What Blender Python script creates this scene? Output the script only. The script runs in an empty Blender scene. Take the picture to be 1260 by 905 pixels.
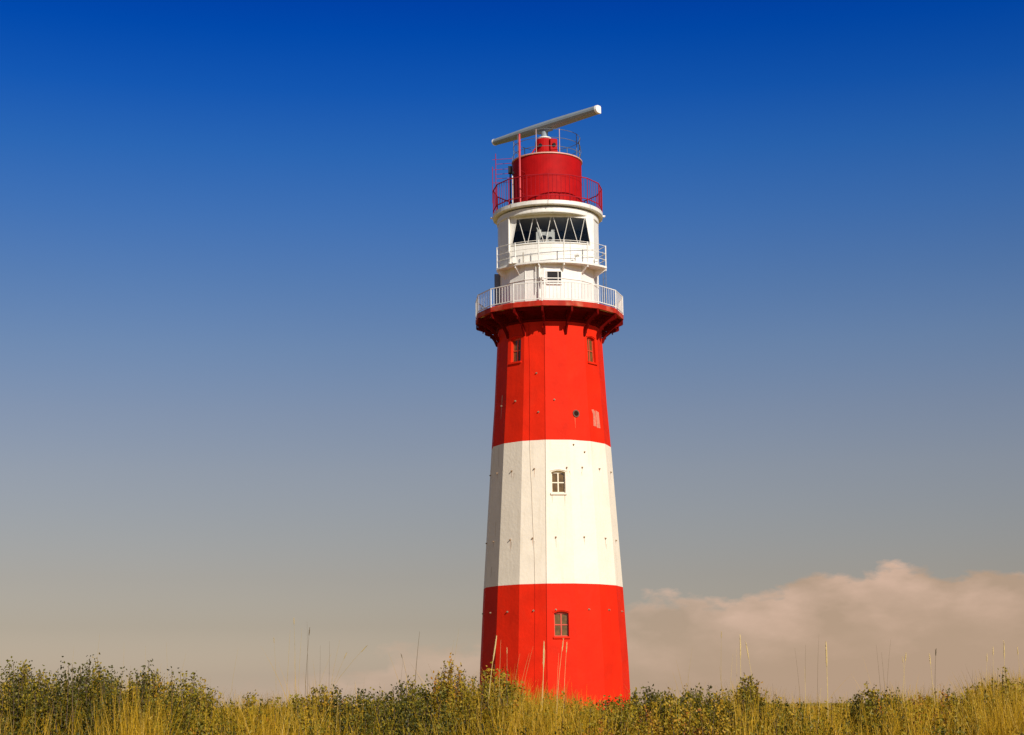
import bpy, bmesh, math, random
import numpy as np
from mathutils import Vector, Matrix
random.seed(7); rng = np.random.default_rng(11)
R_ = math.radians
S = bpy.context.scene
COL = S.collection

# ------------------------------------------------------------------ camera
PITCH, YAW, ROLL = R_(11.205), math.atan(47.5/2100), R_(-0.55)
fw = Vector((-math.sin(YAW)*math.cos(PITCH), math.cos(YAW)*math.cos(PITCH), math.sin(PITCH)))
rt = Vector((math.cos(YAW), math.sin(YAW), 0)); up = rt.cross(fw)
c_, s_ = math.cos(ROLL), math.sin(ROLL)
rt2 = rt*c_+up*s_; up2 = up*c_-rt*s_
cd = bpy.data.cameras.new('camera'); cam = bpy.data.objects.new('camera', cd); COL.objects.link(cam)
M = Matrix((rt2, up2, -fw)).transposed().to_4x4(); M.translation = Vector((0, -78, 1.5)); cam.matrix_world = M
cd.lens = 60; cd.sensor_width = 36; cd.clip_end = 9000; cd.clip_start = .05
S.camera = cam
S.view_settings.view_transform = 'Standard'; S.view_settings.look = 'None'
S.view_settings.exposure = 0; S.view_settings.gamma = 1; S.view_settings.use_curve_mapping = False

# ------------------------------------------------------------------ sun and sky
SUN_AZ, SUN_EL = 30.5, 33       # degrees to the right of the tower-camera line, height
sd = Vector((math.sin(R_(SUN_AZ))*math.cos(R_(SUN_EL)), -math.cos(R_(SUN_AZ))*math.cos(R_(SUN_EL)), math.sin(R_(SUN_EL))))
sl = bpy.data.lights.new('sun', 'SUN'); sl.energy = 5.0; sl.angle = R_(.5); sl.color = (1, .925, .82)
so = bpy.data.objects.new('sun', sl); COL.objects.link(so); so.rotation_euler = sd.to_track_quat('Z', 'Y').to_euler(); so.location = (20, -30, 60)

def lin(c):
    return tuple(((v/255)/12.92 if v/255 <= .04045 else ((v/255+.055)/1.055)**2.4) for v in c)

W = bpy.data.worlds.new('World'); S.world = W; W.use_nodes = True
n = W.node_tree; n.nodes.clear(); L = n.links
def N(t, **k):
    x = n.nodes.new(t)
    for a, b in k.items(): setattr(x, a, b)
    return x
def math_(op, a, b=None, c=None, clamp=False):
    x = N('ShaderNodeMath', operation=op, use_clamp=clamp)
    for i, v in enumerate((a, b, c)):
        if v is None: continue
        if isinstance(v, (int, float)): x.inputs[i].default_value = v
        else: L.new(v, x.inputs[i])
    return x.outputs[0]
out = N('ShaderNodeOutputWorld'); bg = N('ShaderNodeBackground'); L.new(bg.outputs[0], out.inputs[0])
SKY_STRENGTH = 0.1
bg.inputs[1].default_value = SKY_STRENGTH
sky = N('ShaderNodeTexSky', sky_type='NISHITA'); sky.sun_disc = False
sky.sun_elevation = R_(SUN_EL); sky.sun_rotation = math.atan2(sd.x, sd.y)
sky.air_density = 1.0; sky.dust_density = 1.2; sky.ozone_density = 1.5
tc = N('ShaderNodeTexCoord'); sep = N('ShaderNodeSeparateXYZ'); L.new(tc.outputs['Generated'], sep.inputs[0])
elev = math_('ARCSINE', sep.outputs[2])                 # radians above the horizon
azim = math_('ARCTAN2', sep.outputs[0], sep.outputs[1])
# the evening air: how much of each colour of the clear sky reaches us at each height
ramp = N('ShaderNodeValToRGB'); ramp.color_ramp.interpolation = 'LINEAR'
L.new(math_('MULTIPLY', elev, 1/0.6), ramp.inputs[0])
#TINT_BEGIN
TINT = [(0.0, (1.3676, 1.0587, 1.0007)), (0.008, (1.3676, 1.0587, 1.0007)), (0.0295, (1.0062, 0.7977, 0.773)), (0.0759, (0.7669, 0.5937, 0.5556)), (0.1226, (0.7305, 0.556, 0.5123)), (0.1697, (0.7219, 0.5658, 0.5327)), (0.2249, (0.7147, 0.5792, 0.5713)), (0.2803, (0.6513, 0.5743, 0.6203)), (0.3438, (0.5308, 0.5664, 0.6935)), (0.4072, (0.3821, 0.5248, 0.7644)), (0.4704, (0.243, 0.4837, 0.859)), (0.5332, (0.1211, 0.4256, 0.9262)), (0.5915, (0.0387, 0.3351, 0.9612)), (0.6492, (0.0018, 0.2575, 0.9546)), (0.6797, (0.0, 0.2144, 0.9278)), (0.8, (0.10, 0.20, 0.45)), (1.0, (0.12, 0.18, 0.3))]
#TINT_END
el = ramp.color_ramp.elements
while len(el) < len(TINT): el.new(.5)
for i, (p, c) in enumerate(TINT): el[i].position = p; el[i].color = (*c, 1)
mul = N('ShaderNodeMix', data_type='RGBA', blend_type='MULTIPLY'); mul.inputs[0].default_value = 1
L.new(sky.outputs[0], mul.inputs[6]); L.new(ramp.outputs[0], mul.inputs[7])
sc2 = N('ShaderNodeVectorMath', operation='SCALE'); sc2.inputs[3].default_value = 1; L.new(mul.outputs[2], sc2.inputs[0])
# bank of far cumulus low over the horizon
comb = N('ShaderNodeCombineXYZ'); L.new(math_('MULTIPLY', azim, 57.3), comb.inputs[0]); L.new(math_('MULTIPLY', elev, 115), comb.inputs[1])
n1 = N('ShaderNodeTexNoise'); n1.inputs['Scale'].default_value = .42; n1.inputs['Detail'].default_value = 8; n1.inputs['Roughness'].default_value = .58; L.new(comb.outputs[0], n1.inputs[0])
n2 = N('ShaderNodeTexNoise'); n2.inputs['Scale'].default_value = .30; n2.inputs['Detail'].default_value = 6; n2.inputs['Roughness'].default_value = .5; L.new(comb.outputs[0], n2.inputs[0])
topr = N('ShaderNodeValToRGB'); topr.color_ramp.interpolation = 'B_SPLINE'
L.new(math_('MULTIPLY_ADD', azim, 1/(R_(60)), .5), topr.inputs[0])       # -30..30 degrees
def apos(px): return .5 + math.atan((px-677.5)/2100)/R_(60)
tp = [(0, .30), (apos(60), .06), (apos(250), .02), (apos(420), .18), (apos(560), .30), (apos(700), .38), (apos(800), .48), (apos(960), .52), (apos(1110), .66), (apos(1170), .60), (apos(1240), .62), (.9, .35), (1, .5)]
e2 = topr.color_ramp.elements
while len(e2) < len(tp): e2.new(.5)
for i, (p, v) in enumerate(tp): e2[i].position = p; e2[i].color = (v, v, v, 1)
topdeg = math_('MULTIPLY', topr.outputs[0], 7.0)
edge = math_('ADD', topdeg, math_('MULTIPLY', math_('SUBTRACT', n1.outputs[0], .5), 3.0))
elevd = math_('MULTIPLY', elev, 57.3)
diff = math_('SUBTRACT', edge, elevd)
mask = math_('MULTIPLY', math_('MULTIPLY_ADD', diff, 2.6, 0.3, clamp=True), .8)
mask2 = math_('MULTIPLY', mask, math_('MULTIPLY_ADD', azim, 2.4, .62, clamp=True))
# sunlit heads, greyer bodies
head = math_('MULTIPLY', math_('MULTIPLY_ADD', diff, -.4, 1.05, clamp=True), math_('MULTIPLY_ADD', n2.outputs[0], 4.2, -1.6, clamp=True))
ccol = N('ShaderNodeMix', data_type='RGBA'); L.new(head, ccol.inputs[0])
def cl(c): return tuple(v/SKY_STRENGTH for v in lin(c)) + (1,)
ccol.inputs[6].default_value = cl((184, 155, 130)); ccol.inputs[7].default_value = cl((230, 192, 168))
fin = N('ShaderNodeMix', data_type='RGBA'); L.new(mask2, fin.inputs[0]); hn = N('ShaderNodeTexNoise'); hn.inputs['Scale'].default_value = .045; hn.inputs['Detail'].default_value = 5; hn.inputs['Roughness'].default_value = .45; L.new(comb.outputs[0], hn.inputs[0])
hs = N('ShaderNodeVectorMath', operation='SCALE'); L.new(sc2.outputs[0], hs.inputs[0]); L.new(math_('MULTIPLY_ADD', hn.outputs[0], .12, .94), hs.inputs[3])
L.new(hs.outputs[0], fin.inputs[6]); L.new(ccol.outputs[2], fin.inputs[7])
L.new(fin.outputs[2], bg.inputs[0])

# ------------------------------------------------------------------ material helpers
def mat(name, base, rough=.5, metal=0, noise=0.12, nscale=3.0, bump=0.0, bscale=20, streak=0, streak_col=(.25, .16, .08), spec=.5, grime=0, grime_col=(.2, .17, .12)):
    m = bpy.data.materials.new(name); m.use_nodes = True; t = m.node_tree; b = t.nodes['Principled BSDF']
    b.inputs['Roughness'].default_value = rough; b.inputs['Metallic'].default_value = metal
    b.inputs['Specular IOR Level'].default_value = spec
    co = t.nodes.new('ShaderNodeTexCoord')
    nz = t.nodes.new('ShaderNodeTexNoise'); nz.inputs['Scale'].default_value = nscale; nz.inputs['Detail'].default_value = 6
    t.links.new(co.outputs['Object'], nz.inputs[0])
    mr = t.nodes.new('ShaderNodeMapRange'); mr.inputs[1].default_value = .3; mr.inputs[2].default_value = .7
    mr.inputs[3].default_value = 1-noise; mr.inputs[4].default_value = 1+noise; t.links.new(nz.outputs[0], mr.inputs[0])
    vm = t.nodes.new('ShaderNodeVectorMath'); vm.operation = 'SCALE'; vm.inputs[0].default_value = base; t.links.new(mr.outputs[0], vm.inputs[3])
    cur = vm.outputs[0]
    def layer(cur, scale3, lo, hi, col, amt, det=5):
        mp = t.nodes.new('ShaderNodeMapping'); mp.inputs['Scale'].default_value = scale3; t.links.new(co.outputs['Object'], mp.inputs[0])
        z = t.nodes.new('ShaderNodeTexNoise'); z.inputs['Scale'].default_value = 1; z.inputs['Detail'].default_value = det; t.links.new(mp.outputs[0], z.inputs[0])
        r = t.nodes.new('ShaderNodeMapRange'); r.inputs[1].default_value = lo; r.inputs[2].default_value = hi; r.inputs[4].default_value = amt; t.links.new(z.outputs[0], r.inputs[0])
        x = t.nodes.new('ShaderNodeMix'); x.data_type = 'RGBA'; t.links.new(r.outputs[0], x.inputs[0]); t.links.new(cur, x.inputs[6]); x.inputs[7].default_value = (*col, 1)
        return x.outputs[2]
    if streak: cur = layer(cur, (5, 5, .28), .58, .80, streak_col, streak)
    if grime: cur = layer(cur, (1.7, 1.7, 1.2), .52, .75, grime_col, grime, 8)
    t.links.new(cur, b.inputs['Base Color'])
    if bump:
        bz = t.nodes.new('ShaderNodeTexNoise'); bz.inputs['Scale'].default_value = bscale; bz.inputs['Detail'].default_value = 4; t.links.new(co.outputs['Object'], bz.inputs[0])
        bp = t.nodes.new('ShaderNodeBump'); bp.inputs['Strength'].default_value = bump; bp.inputs['Distance'].default_value = .02
        t.links.new(bz.outputs[0], bp.inputs['Height']); t.links.new(bp.outputs[0], b.inputs['Normal'])
    return m

RED = (.70, .019, .003)
M_red = mat('red_wall_paint', RED, .7, bump=.5, bscale=7, noise=.11, grime=.22, grime_col=(.55, .035, .012), nscale=1.2, streak=.30, streak_col=(.45, .010, .002), spec=.12)
M_white = mat('cream_wall_paint', (.84, .745, .60), .6, bump=.5, bscale=7, noise=.04, nscale=1.2, grime=.2, grime_col=(.66, .57, .44), streak=.45, streak_col=(.60, .50, .36), spec=.3)
M_redmetal = mat('red_gallery_paint_shaded', (.13, .003, .002), .85, noise=.15, nscale=3, streak=.45, streak_col=(.08, .008, .005), grime=.4, grime_col=(.07, .010, .006), bump=.2, spec=.04)  # red darkened in the base colour to deepen the shade under the gallery
M_soffit = mat('peeling_soffit', (.40, .016, .008), .6, noise=.2, grime=0)
M_drumred = mat('dark_red_drum_paint', (.40, .004, .005), .65, noise=.12, spec=.12, nscale=2.5, streak=.35, streak_col=(.3, .008, .006), bump=.1, bscale=6)
M_railred = mat('red_rail_paint', (.34, .010, .018), .75, noise=.1, spec=.15)
M_cabin = mat('white_cabin_paint', (.80, .775, .71), .42, noise=.04, nscale=2, streak=.5, streak_col=(.52, .46, .36), bump=.12, bscale=7, grime=.12)
M_rail = mat('white_rail_paint', (.78, .76, .70), .4, noise=.08, nscale=6, grime=.25, grime_col=(.4, .33, .25))
M_galv = mat('galvanised_steel', (.16, .18, .21), .45, metal=.3, noise=.1)
M_rust = mat('rusty_iron', (.11, .05, .03), .7, noise=.3, nscale=30)
M_dark = mat('black_fitting', (.02, .02, .022), .7, noise=.2, spec=.15)
M_hole = mat('dark_grille', (.03, .012, .008), .9, spec=.05)
M_boltc = mat('weathered_bolt', (.30, .20, .12), .7, noise=.2)
M_cred = mat('cable_painted_red', (.50, .014, .004), .7, spec=.1)
M_radar = mat('radar_housing', (.25, .30, .34), .5, noise=.05, streak=.2, streak_col=(.2, .22, .23))
M_radarcap = mat('radar_end_cap', (.85, .84, .80), .4, noise=.03)
M_room = mat('dim_room_paint', (.035, .035, .038), .8)
M_lampbox = mat('lamp_housing', (.82, .82, .76), .4, noise=.05)
M_wire = mat('grey_cable', (.38, .34, .28), .6)
M_wire2 = mat('painted_wire', (.55, .47, .37), .6)
M_frame = mat('window_frame_cream', (.80, .70, .52), .5, noise=.05)
M_framered = mat('window_frame_red', (.55, .06, .02), .5, noise=.1)
M_patch = mat('painted_reflection', (.62, .19, .12), .6, noise=.2, nscale=9)

def glass(name, tint, mixf, rough=.02):
    m = bpy.data.materials.new(name); m.use_nodes = True; t = m.node_tree; t.nodes.clear()
    o = t.nodes.new('ShaderNodeOutputMaterial'); a = t.nodes.new('ShaderNodeBsdfTransparent'); a.inputs[0].default_value = (*tint, 1)
    g = t.nodes.new('ShaderNodeBsdfGlossy'); g.inputs['Roughness'].default_value = rough; g.inputs[0].default_value = (.9, .9, .9, 1)
    fr = t.nodes.new('ShaderNodeFresnel'); fr.inputs[0].default_value = 1.5
    ad = t.nodes.new('ShaderNodeMath'); ad.operation = 'MULTIPLY_ADD'; t.links.new(fr.outputs[0], ad.inputs[0]); ad.inputs[1].default_value = .5; ad.inputs[2].default_value = mixf
    x = t.nodes.new('ShaderNodeMixShader'); t.links.new(ad.outputs[0], x.inputs[0]); t.links.new(a.outputs[0], x.inputs[1]); t.links.new(g.outputs[0], x.inputs[2]); t.links.new(x.outputs[0], o.inputs[0])
    return m
M_glass = glass('cabin_glass', (.86, .88, .88), .0)
M_pane = mat('dusty_window_pane', (.13, .075, .022), .12, noise=.35, nscale=6, spec=.5)

# ------------------------------------------------------------------ mesh helpers
def obj(name, bm, m, parent=None, smooth=False, label=None):
    me = bpy.data.meshes.new(name)
    if isinstance(bm, bmesh.types.BMesh): bm.normal_update(); bm.to_mesh(me); bm.free()
    else: me = bm
    for x in (m if isinstance(m, (list, tuple)) else [m]): me.materials.append(x)
    if smooth:
        for p in me.polygons: p.use_smooth = True
    o = bpy.data.objects.new(name, me); COL.objects.link(o)
    if parent: o.parent = parent
    if label: o['label'] = label
    return o
def B(): return bmesh.new()
def pol(az, r, z): a = R_(az); return Vector((r*math.sin(a), -r*math.cos(a), z))
def box(bm, c, s, rz=0, mi=0):
    c = Vector(c); r = Matrix.Rotation(rz, 3, 'Z'); vs = []
    for k in range(8):
        d = Vector(((-1, 1)[k & 1]*s[0]/2, (-1, 1)[k >> 1 & 1]*s[1]/2, (-1, 1)[k >> 2 & 1]*s[2]/2)); vs.append(bm.verts.new(c+r@d))
    for f in ((0, 2, 3, 1), (4, 5, 7, 6), (0, 1, 5, 4), (2, 6, 7, 3), (0, 4, 6, 2), (1, 3, 7, 5)):
        bm.faces.new([vs[i] for i in f]).material_index = mi
def tube(bm, pts, r, seg=6, cap=True):
    pts = [Vector(p) for p in pts]; rings = []
    rr = r if isinstance(r, (list, tuple)) else [r]*len(pts)
    for i, p in enumerate(pts):
        d = (pts[min(i+1, len(pts)-1)]-pts[max(i-1, 0)]).normalized()
        a = d.orthogonal().normalized() if abs(d.z) > .9 else d.cross(Vector((0, 0, 1))).normalized()
        if abs(d.z) > .9: a = (Vector((1, 0, 0))-d*d.x).normalized()
        b = d.cross(a)
        rings.append([bm.verts.new(p+(a*math.cos(2*math.pi*k/seg)+b*math.sin(2*math.pi*k/seg))*rr[i]) for k in range(seg)])
    for i in range(len(rings)-1):
        for k in range(seg): bm.faces.new((rings[i][k], rings[i][(k+1) % seg], rings[i+1][(k+1) % seg], rings[i+1][k]))
    if cap: bm.faces.new(rings[0][::-1]); bm.faces.new(rings[-1])
def ring(bm, r, z, rad, seg=64, c=(0, 0), a0=0, a1=360):
    n_ = max(3, int(seg*(a1-a0)/360)); closed = abs(a1-a0-360) < 1e-6
    pts = [pol(a0+(a1-a0)*i/n_, r, z)+Vector((c[0], c[1], 0)) for i in range(n_+1)]
    if closed:
        q = 6; rs = []
        for i in range(n_):
            p = pts[i]; o = Vector((p.x-c[0], p.y-c[1], 0)).normalized()
            rs.append([bm.verts.new(p+o*rad*math.cos(k*math.pi/3)+Vector((0, 0, rad*math.sin(k*math.pi/3)))) for k in range(q)])
        for i in range(n_):
            for k in range(q): bm.faces.new((rs[i][k], rs[(i+1) % n_][k], rs[(i+1) % n_][(k+1) % q], rs[i][(k+1) % q]))
    else: tube(bm, pts, rad)
def lathe(bm, prof, seg=16, a0=-5, c=(0, 0), close=False):
    """prof: list of (r, z), going up the outside; a ring of seg facets"""
    vs = [[bm.verts.new(pol(a0+360*k/seg, r, z)+Vector((c[0], c[1], 0))) for k in range(seg)] for r, z in prof]
    n_ = len(prof)
    for i in range(n_ if close else n_-1):
        j = (i+1) % n_
        for k in range(seg): bm.faces.new((vs[i][k], vs[i][(k+1) % seg], vs[j][(k+1) % seg], vs[j][k]))
    return vs
def plate(bm, poly, az, th):
    """poly in the (r, z) plane at azimuth az, thickness th"""
    t = Vector((math.cos(R_(az)), math.sin(R_(az)), 0))*th/2
    a = [bm.verts.new(pol(az, r, z)-t) for r, z in poly]; b = [bm.verts.new(pol(az, r, z)+t) for r, z in poly]
    bm.faces.new(a); bm.faces.new(b[::-1]); k = len(poly)
    for i in range(k): bm.faces.new((a[i], b[i], b[(i+1) % k], a[(i+1) % k]))
def empty(name, loc, label, cat, group=None):
    o = bpy.data.objects.new(name, None); COL.objects.link(o); o.location = loc; o['label'] = label; o['category'] = cat
    if group: o['group'] = group
    return o
def fix(bm): bmesh.ops.recalc_face_normals(bm, faces=bm.faces); return bm

# ------------------------------------------------------------------ ground (one sheet to the horizon)
def hsh(x, y):
    return (math.sin(x*.9+1.3)*math.cos(y*.7+.4)*.5+math.sin(x*.31-y*.23+2)*.8+math.sin(x*2.1+y*1.7)*.18)
def ground_z(x, y):
    d = y+78
    z = .18+.87*math.exp(-((d-15.2)/5.2)**2) if d < 15.2 else .18+.87*math.exp(-((d-15.2)/6.5)**2)
    z -= .18*max(0, 1-abs(d)/7)
    far = min(1, max(0, (abs(d)-25)/60))
    return z+.05*hsh(x, y)*(1-far)+.1*hsh(x*.15, y*.15)*far*(1 if abs(d) < 900 else 0)
def axis(c, w, step, lim):
    v = list(np.arange(c-w, c+w+1e-6, step)); s = step
    while v[-1] < lim: s *= 1.25; v.append(v[-1]+s)
    s = step
    while v[0] > -lim: s *= 1.25; v.insert(0, v[0]-s)
    return v
gx, gy = axis(0, 12, .35, 5000), axis(-63, 16, .35, 5000)
bm = B(); gv = [[bm.verts.new((x, y, ground_z(x, y))) for x in gx] for y in gy]
for j in range(len(gy)-1):
    for i in range(len(gx)-1): bm.faces.new((gv[j][i], gv[j][i+1], gv[j+1][i+1], gv[j+1][i]))
gm = bpy.data.materials.new('dune_turf'); gm.use_nodes = True; t = gm.node_tree; b = t.nodes['Principled BSDF']; b.inputs['Roughness'].default_value = .95; b.inputs['Specular IOR Level'].default_value = .1
co = t.nodes.new('ShaderNodeTexCoord'); z1 = t.nodes.new('ShaderNodeTexNoise'); z1.inputs['Scale'].default_value = .35; z1.inputs['Detail'].default_value = 10; t.links.new(co.outputs['Object'], z1.inputs[0])
cr = t.nodes.new('ShaderNodeValToRGB'); t.links.new(z1.outputs[0], cr.inputs[0]); e3 = cr.color_ramp.elements
e3[0].position = .32; e3[0].color = (.15, .115, .025, 1); e3[1].position = .66; e3[1].color = (.46, .32, .10, 1); x = e3.new(.5); x.color = (.30, .22, .055, 1)
t.links.new(cr.outputs[0], b.inputs['Base Color'])
z2 = t.nodes.new('ShaderNodeTexNoise'); z2.inputs['Scale'].default_value = 14; z2.inputs['Detail'].default_value = 8; t.links.new(co.outputs['Object'], z2.inputs[0])
bp = t.nodes.new('ShaderNodeBump'); bp.inputs['Strength'].default_value = .8; bp.inputs['Distance'].default_value = .06; t.links.new(z2.outputs[0], bp.inputs['Height']); t.links.new(bp.outputs[0], b.inputs['Normal'])
g = obj('ground', bm, gm, smooth=True); g['kind'] = 'structure'

# ================================================================== THE LIGHTHOUSE
LH = empty('lighthouse', (0, 0, 0), 'red and white banded sixteen-sided lighthouse with galleries, glazed cabin and radar on top', 'lighthouse')
A0, ST = -5.0, 22.5
RZ = [(-.3, 3.5), (1.51, 3.42), (3.41, 3.349), (6.71, 3.174), (9.83, 2.976), (13.11, 2.764), (15.11, 2.615), (18.08, 2.46), (18.62, 2.43)]
def Rr(z): return float(np.interp(z, [p[0] for p in RZ], [p[1] for p in RZ]))
COSH, TANH = math.cos(R_(ST/2)), math.tan(R_(ST/2))
def fpt(k, s, z, inset=0):
    """point on facet k at s metres from its centre line (right positive) at height z"""
    az = A0+ST*(k+.5); r = Rr(z)*COSH-inset; a = R_(az)
    return Vector((r*math.sin(a)+s*math.cos(a), -r*math.cos(a)+s*math.sin(a), z))
# facet index: k=0 faces just right of the camera, k=-2 left, k=2 right
OPEN = {0: [(10.72, 11.72, .31, 'w'), (4.42, 5.50, .32, 'r')], 2: [(16.84, 18.03, .29, 'r')], -2: [(16.84, 17.98, .29, 'r')],
        5: [(10.7, 11.7, .31, 'w')], 8: [(4.4, 5.5, .32, 'r'), (16.84, 18.0, .29, 'r')], -6: [(16.84, 18.0, .29, 'r')], -5: [(10.7, 11.7, .31, 'w')]}
DEP, ARCH = .20, .07
def section(z0, z1, m, label):
    bm = B()
    for k in range(-8, 8):
        ops = [o for o in OPEN.get(k, []) if z0 < o[0] < z1]
        zs = sorted({z0, z1, *[p[0] for p in RZ if z0 < p[0] < z1], *[v for o in ops for v in (o[0], o[1])]})
        for a, b_ in zip(zs, zs[1:]):
            ha, hb = Rr(a)*COSH*TANH, Rr(b_)*COSH*TANH
            hole = next((o for o in ops if o[0] <= a+1e-6 and b_ <= o[1]+1e-6), None)
            def quad(p): bm.faces.new([bm.verts.new(fpt(k, s, z)) for s, z in p])
            if hole:
                h = hole[2]; quad(((-ha, a), (-h, a), (-h, b_), (-hb, b_))); quad(((h, a), (ha, a), (hb, b_), (h, b_)))
            else: quad(((-ha, a), (ha, a), (hb, b_), (-hb, b_)))
        for o in ops:
            za, zb, h = o[0], o[1], o[2]
            arc = [(h*(-1+2*i/8), zb-ARCH*((-1+2*i/8)**2)-.004) for i in range(9)]
            for p, q in zip(arc, arc[1:]): bm.faces.new([bm.verts.new(fpt(k, s, z)) for s, z in (p, q, (q[0], zb), (p[0], zb))])
            loop = [(-h, za), (h, za)]+arc[::-1]
            for i in range(len(loop)):
                p, q = loop[i], loop[(i+1) % len(loop)]
                bm.faces.new([bm.verts.new(v) for v in (fpt(k, *p), fpt(k, *q), fpt(k, *q, DEP), fpt(k, *p, DEP))])
    bmesh.ops.remove_doubles(bm, verts=bm.verts, dist=.0005)
    return obj('wall_section', bm, m, LH, label=label)
section(-.3, 6.71, M_red, 'lowest red band of the tower wall')
section(6.71, 13.11, M_white, 'cream white band in the middle of the tower wall')
section(13.11, 18.62, M_red, 'upper red band of the tower wall under the big gallery')

def window(k, o):
    za, zb, h, kind = o; fm = M_frame if kind == 'w' else M_framered
    D = DEP-.07
    bm = B(); w = .045
    def bar(s0, s1, a, b_, d0=D, d1=D+.05):
        v = [bm.verts.new(fpt(k, s, z, d)) for d in (d0, d1) for s, z in ((s0, a), (s1, a), (s1, b_), (s0, b_))]
        for f in ((0, 1, 2, 3), (7, 6, 5, 4), (0, 4, 5, 1), (1, 5, 6, 2), (2, 6, 7, 3), (3, 7, 4, 0)): bm.faces.new([v[i] for i in f])
    bar(-h, -h+w, za, zb); bar(h-w, h, za, zb); bar(-h+w, h-w, za, za+w); bar(-h+w, h-w, zb-w-ARCH, zb)
    zm = (za+zb-ARCH)/2; bar(-.028, .028, za+w, zb-w-ARCH, D-.004, D+.04); bar(-h+w, -.03, zm-.025, zm+.025, D-.002, D+.04); bar(.03, h-w, zm-.025, zm+.025, D-.002, D+.04)
    win = obj('window', fix(bm), fm, LH)
    bm = B(); bm.faces.new([bm.verts.new(fpt(k, s, z, D+.03)) for s, z in ((-h+w/2, za+w/2), (h-w/2, za+w/2), (h-w/2, zb-w/2), (-h+w/2, zb-w/2))])
    obj('pane', bm, M_pane, win)
    bm = B()
    v = [bm.verts.new(fpt(k, s, z, d)) for d in (-.06, D) for s, z in ((-h-.05, za-.09), (h+.05, za-.09), (h+.05, za-.005), (-h-.05, za-.005))]
    for f in ((0, 1, 2, 3), (7, 6, 5, 4), (0, 4, 5, 1), (1, 5, 6, 2), (2, 6, 7, 3), (3, 7, 4, 0)): bm.faces.new([v[i] for i in f])
    obj('sill', fix(bm), M_white if kind == 'w' else M_red, win)
    # raised arched hood over the opening
    bm = B()
    arc = [((h+.05)*(-1+2*i/8), zb+.035-ARCH*((-1+2*i/8)**2)) for i in range(9)]
    for p, q in zip(arc, arc[1:]):
        v = [bm.verts.new(fpt(k, s, z, d)) for d in (-.03, .01) for s, z in (p, q, (q[0], q[1]+.035), (p[0], p[1]+.035))]
        for f in ((0, 1, 2, 3), (0, 4, 5, 1), (2, 6, 7, 3)): bm.faces.new([v[i] for i in f])
    obj('hood', fix(bm), M_white if kind == 'w' else M_red, win)
for k, ops in OPEN.items():
    for o in ops: window(k, o)

# interior lining, so that openings never look through the tower
bm = B(); lathe(bm, [(2.0, -.2), (2.0, 18.6)]); obj('inner_core', bm, M_room, LH)

# round ventilation hole (an iron ring with a dark grille) on facet 1
def disc(bm, k, s, z, r, d0, d1, seg=18):
    a = [bm.verts.new(fpt(k, s+r*math.cos(2*math.pi*i/seg), z+r*math.sin(2*math.pi*i/seg), d0)) for i in range(seg)]
    b_ = [bm.verts.new(fpt(k, s+r*math.cos(2*math.pi*i/seg), z+r*math.sin(2*math.pi*i/seg), d1)) for i in range(seg)]
    bm.faces.new(a)
    for i in range(seg): bm.faces.new((a[i], b_[i], b_[(i+1) % seg], a[(i+1) % seg]))
bm = B(); disc(bm, 1, -.14, 14.34, .17, -.04, .02); v = obj('vent', fix(bm), M_rust, LH, label='round rusty dark vent on the upper red band')
bm = B(); disc(bm, 1, -.14, 14.34, .115, -.046, 0); obj('grille', fix(bm), M_hole, v)
# light reflected from window panes, painted on as pale crooked slabs
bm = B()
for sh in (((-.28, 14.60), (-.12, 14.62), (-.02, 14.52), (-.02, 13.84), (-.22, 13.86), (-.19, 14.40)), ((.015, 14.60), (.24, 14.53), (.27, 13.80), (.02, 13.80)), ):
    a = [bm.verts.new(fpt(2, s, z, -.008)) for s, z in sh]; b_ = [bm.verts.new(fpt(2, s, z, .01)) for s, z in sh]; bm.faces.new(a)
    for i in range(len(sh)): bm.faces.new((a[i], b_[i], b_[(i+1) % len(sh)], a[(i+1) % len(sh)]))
obj('pane_reflection', fix(bm), M_patch, LH, label='pale salmon painted reflection on the upper red band')

# anchor bolts in rows round the shaft
def bolt(k, s, z):
    bm = B(); disc(bm, k, s, z, .026, -.07, .02, 8); disc(bm, k, s, z-.0, .045, -.012, .02, 8); obj('anchor_bolt', fix(bm), M_boltc, LH)
for z, dz in ((11.85, .05), (8.74, .03), (5.57, .03)):
    for k in range(-4, 4): bolt(k, (.0 if k != 0 else (.42 if z > 10 else -.2))+.05*math.sin(k*3+z), z+dz*math.sin(k*7.1))
for k, s, z in ((0, -.1, 14.95), (-1, .1, 16.2), (-2, .05, 15.0), (1, .2, 12.6), (-1, .2, 14.4), (-3, .1, 14.9), (1, -.35, 12.9)): bolt(k, s, z)
# rust and lime runs below fittings: narrow crooked drips with a shape of their own
rr = random.Random(3); M_run = mat('lime_run_stain', (.60, .48, .34), .8)
M_rrun = mat('rust_run_stain', (.48, .22, .09), .85, noise=.3, nscale=12)
for k, s, z, ln in [(k, .05*math.sin(k*3+zz)+(0 if k else (.42 if zz > 10 else -.2)), zz+dz*math.sin(k*7.1)-.04, rr.uniform(.12, .5)) for zz, dz in ((11.85, .05), (8.74, .03)) for k in range(-4, 4)]+[(0, .27, 10.62, .5), (0, -.3, 10.62, .35), (1, -.2, 14.16, .5)]:
    w = .011; x2 = s+rr.uniform(-.02, .02)
    bm = B(); bm.faces.new([bm.verts.new(p) for p in (fpt(k, s-w, z, -.0035), fpt(k, s+w, z, -.0035), fpt(k, x2+w*.2, z-ln, -.0035), fpt(k, x2-w*.2, z-ln, -.0035))]); obj('rust_run', bm, M_rrun, LH)
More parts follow.
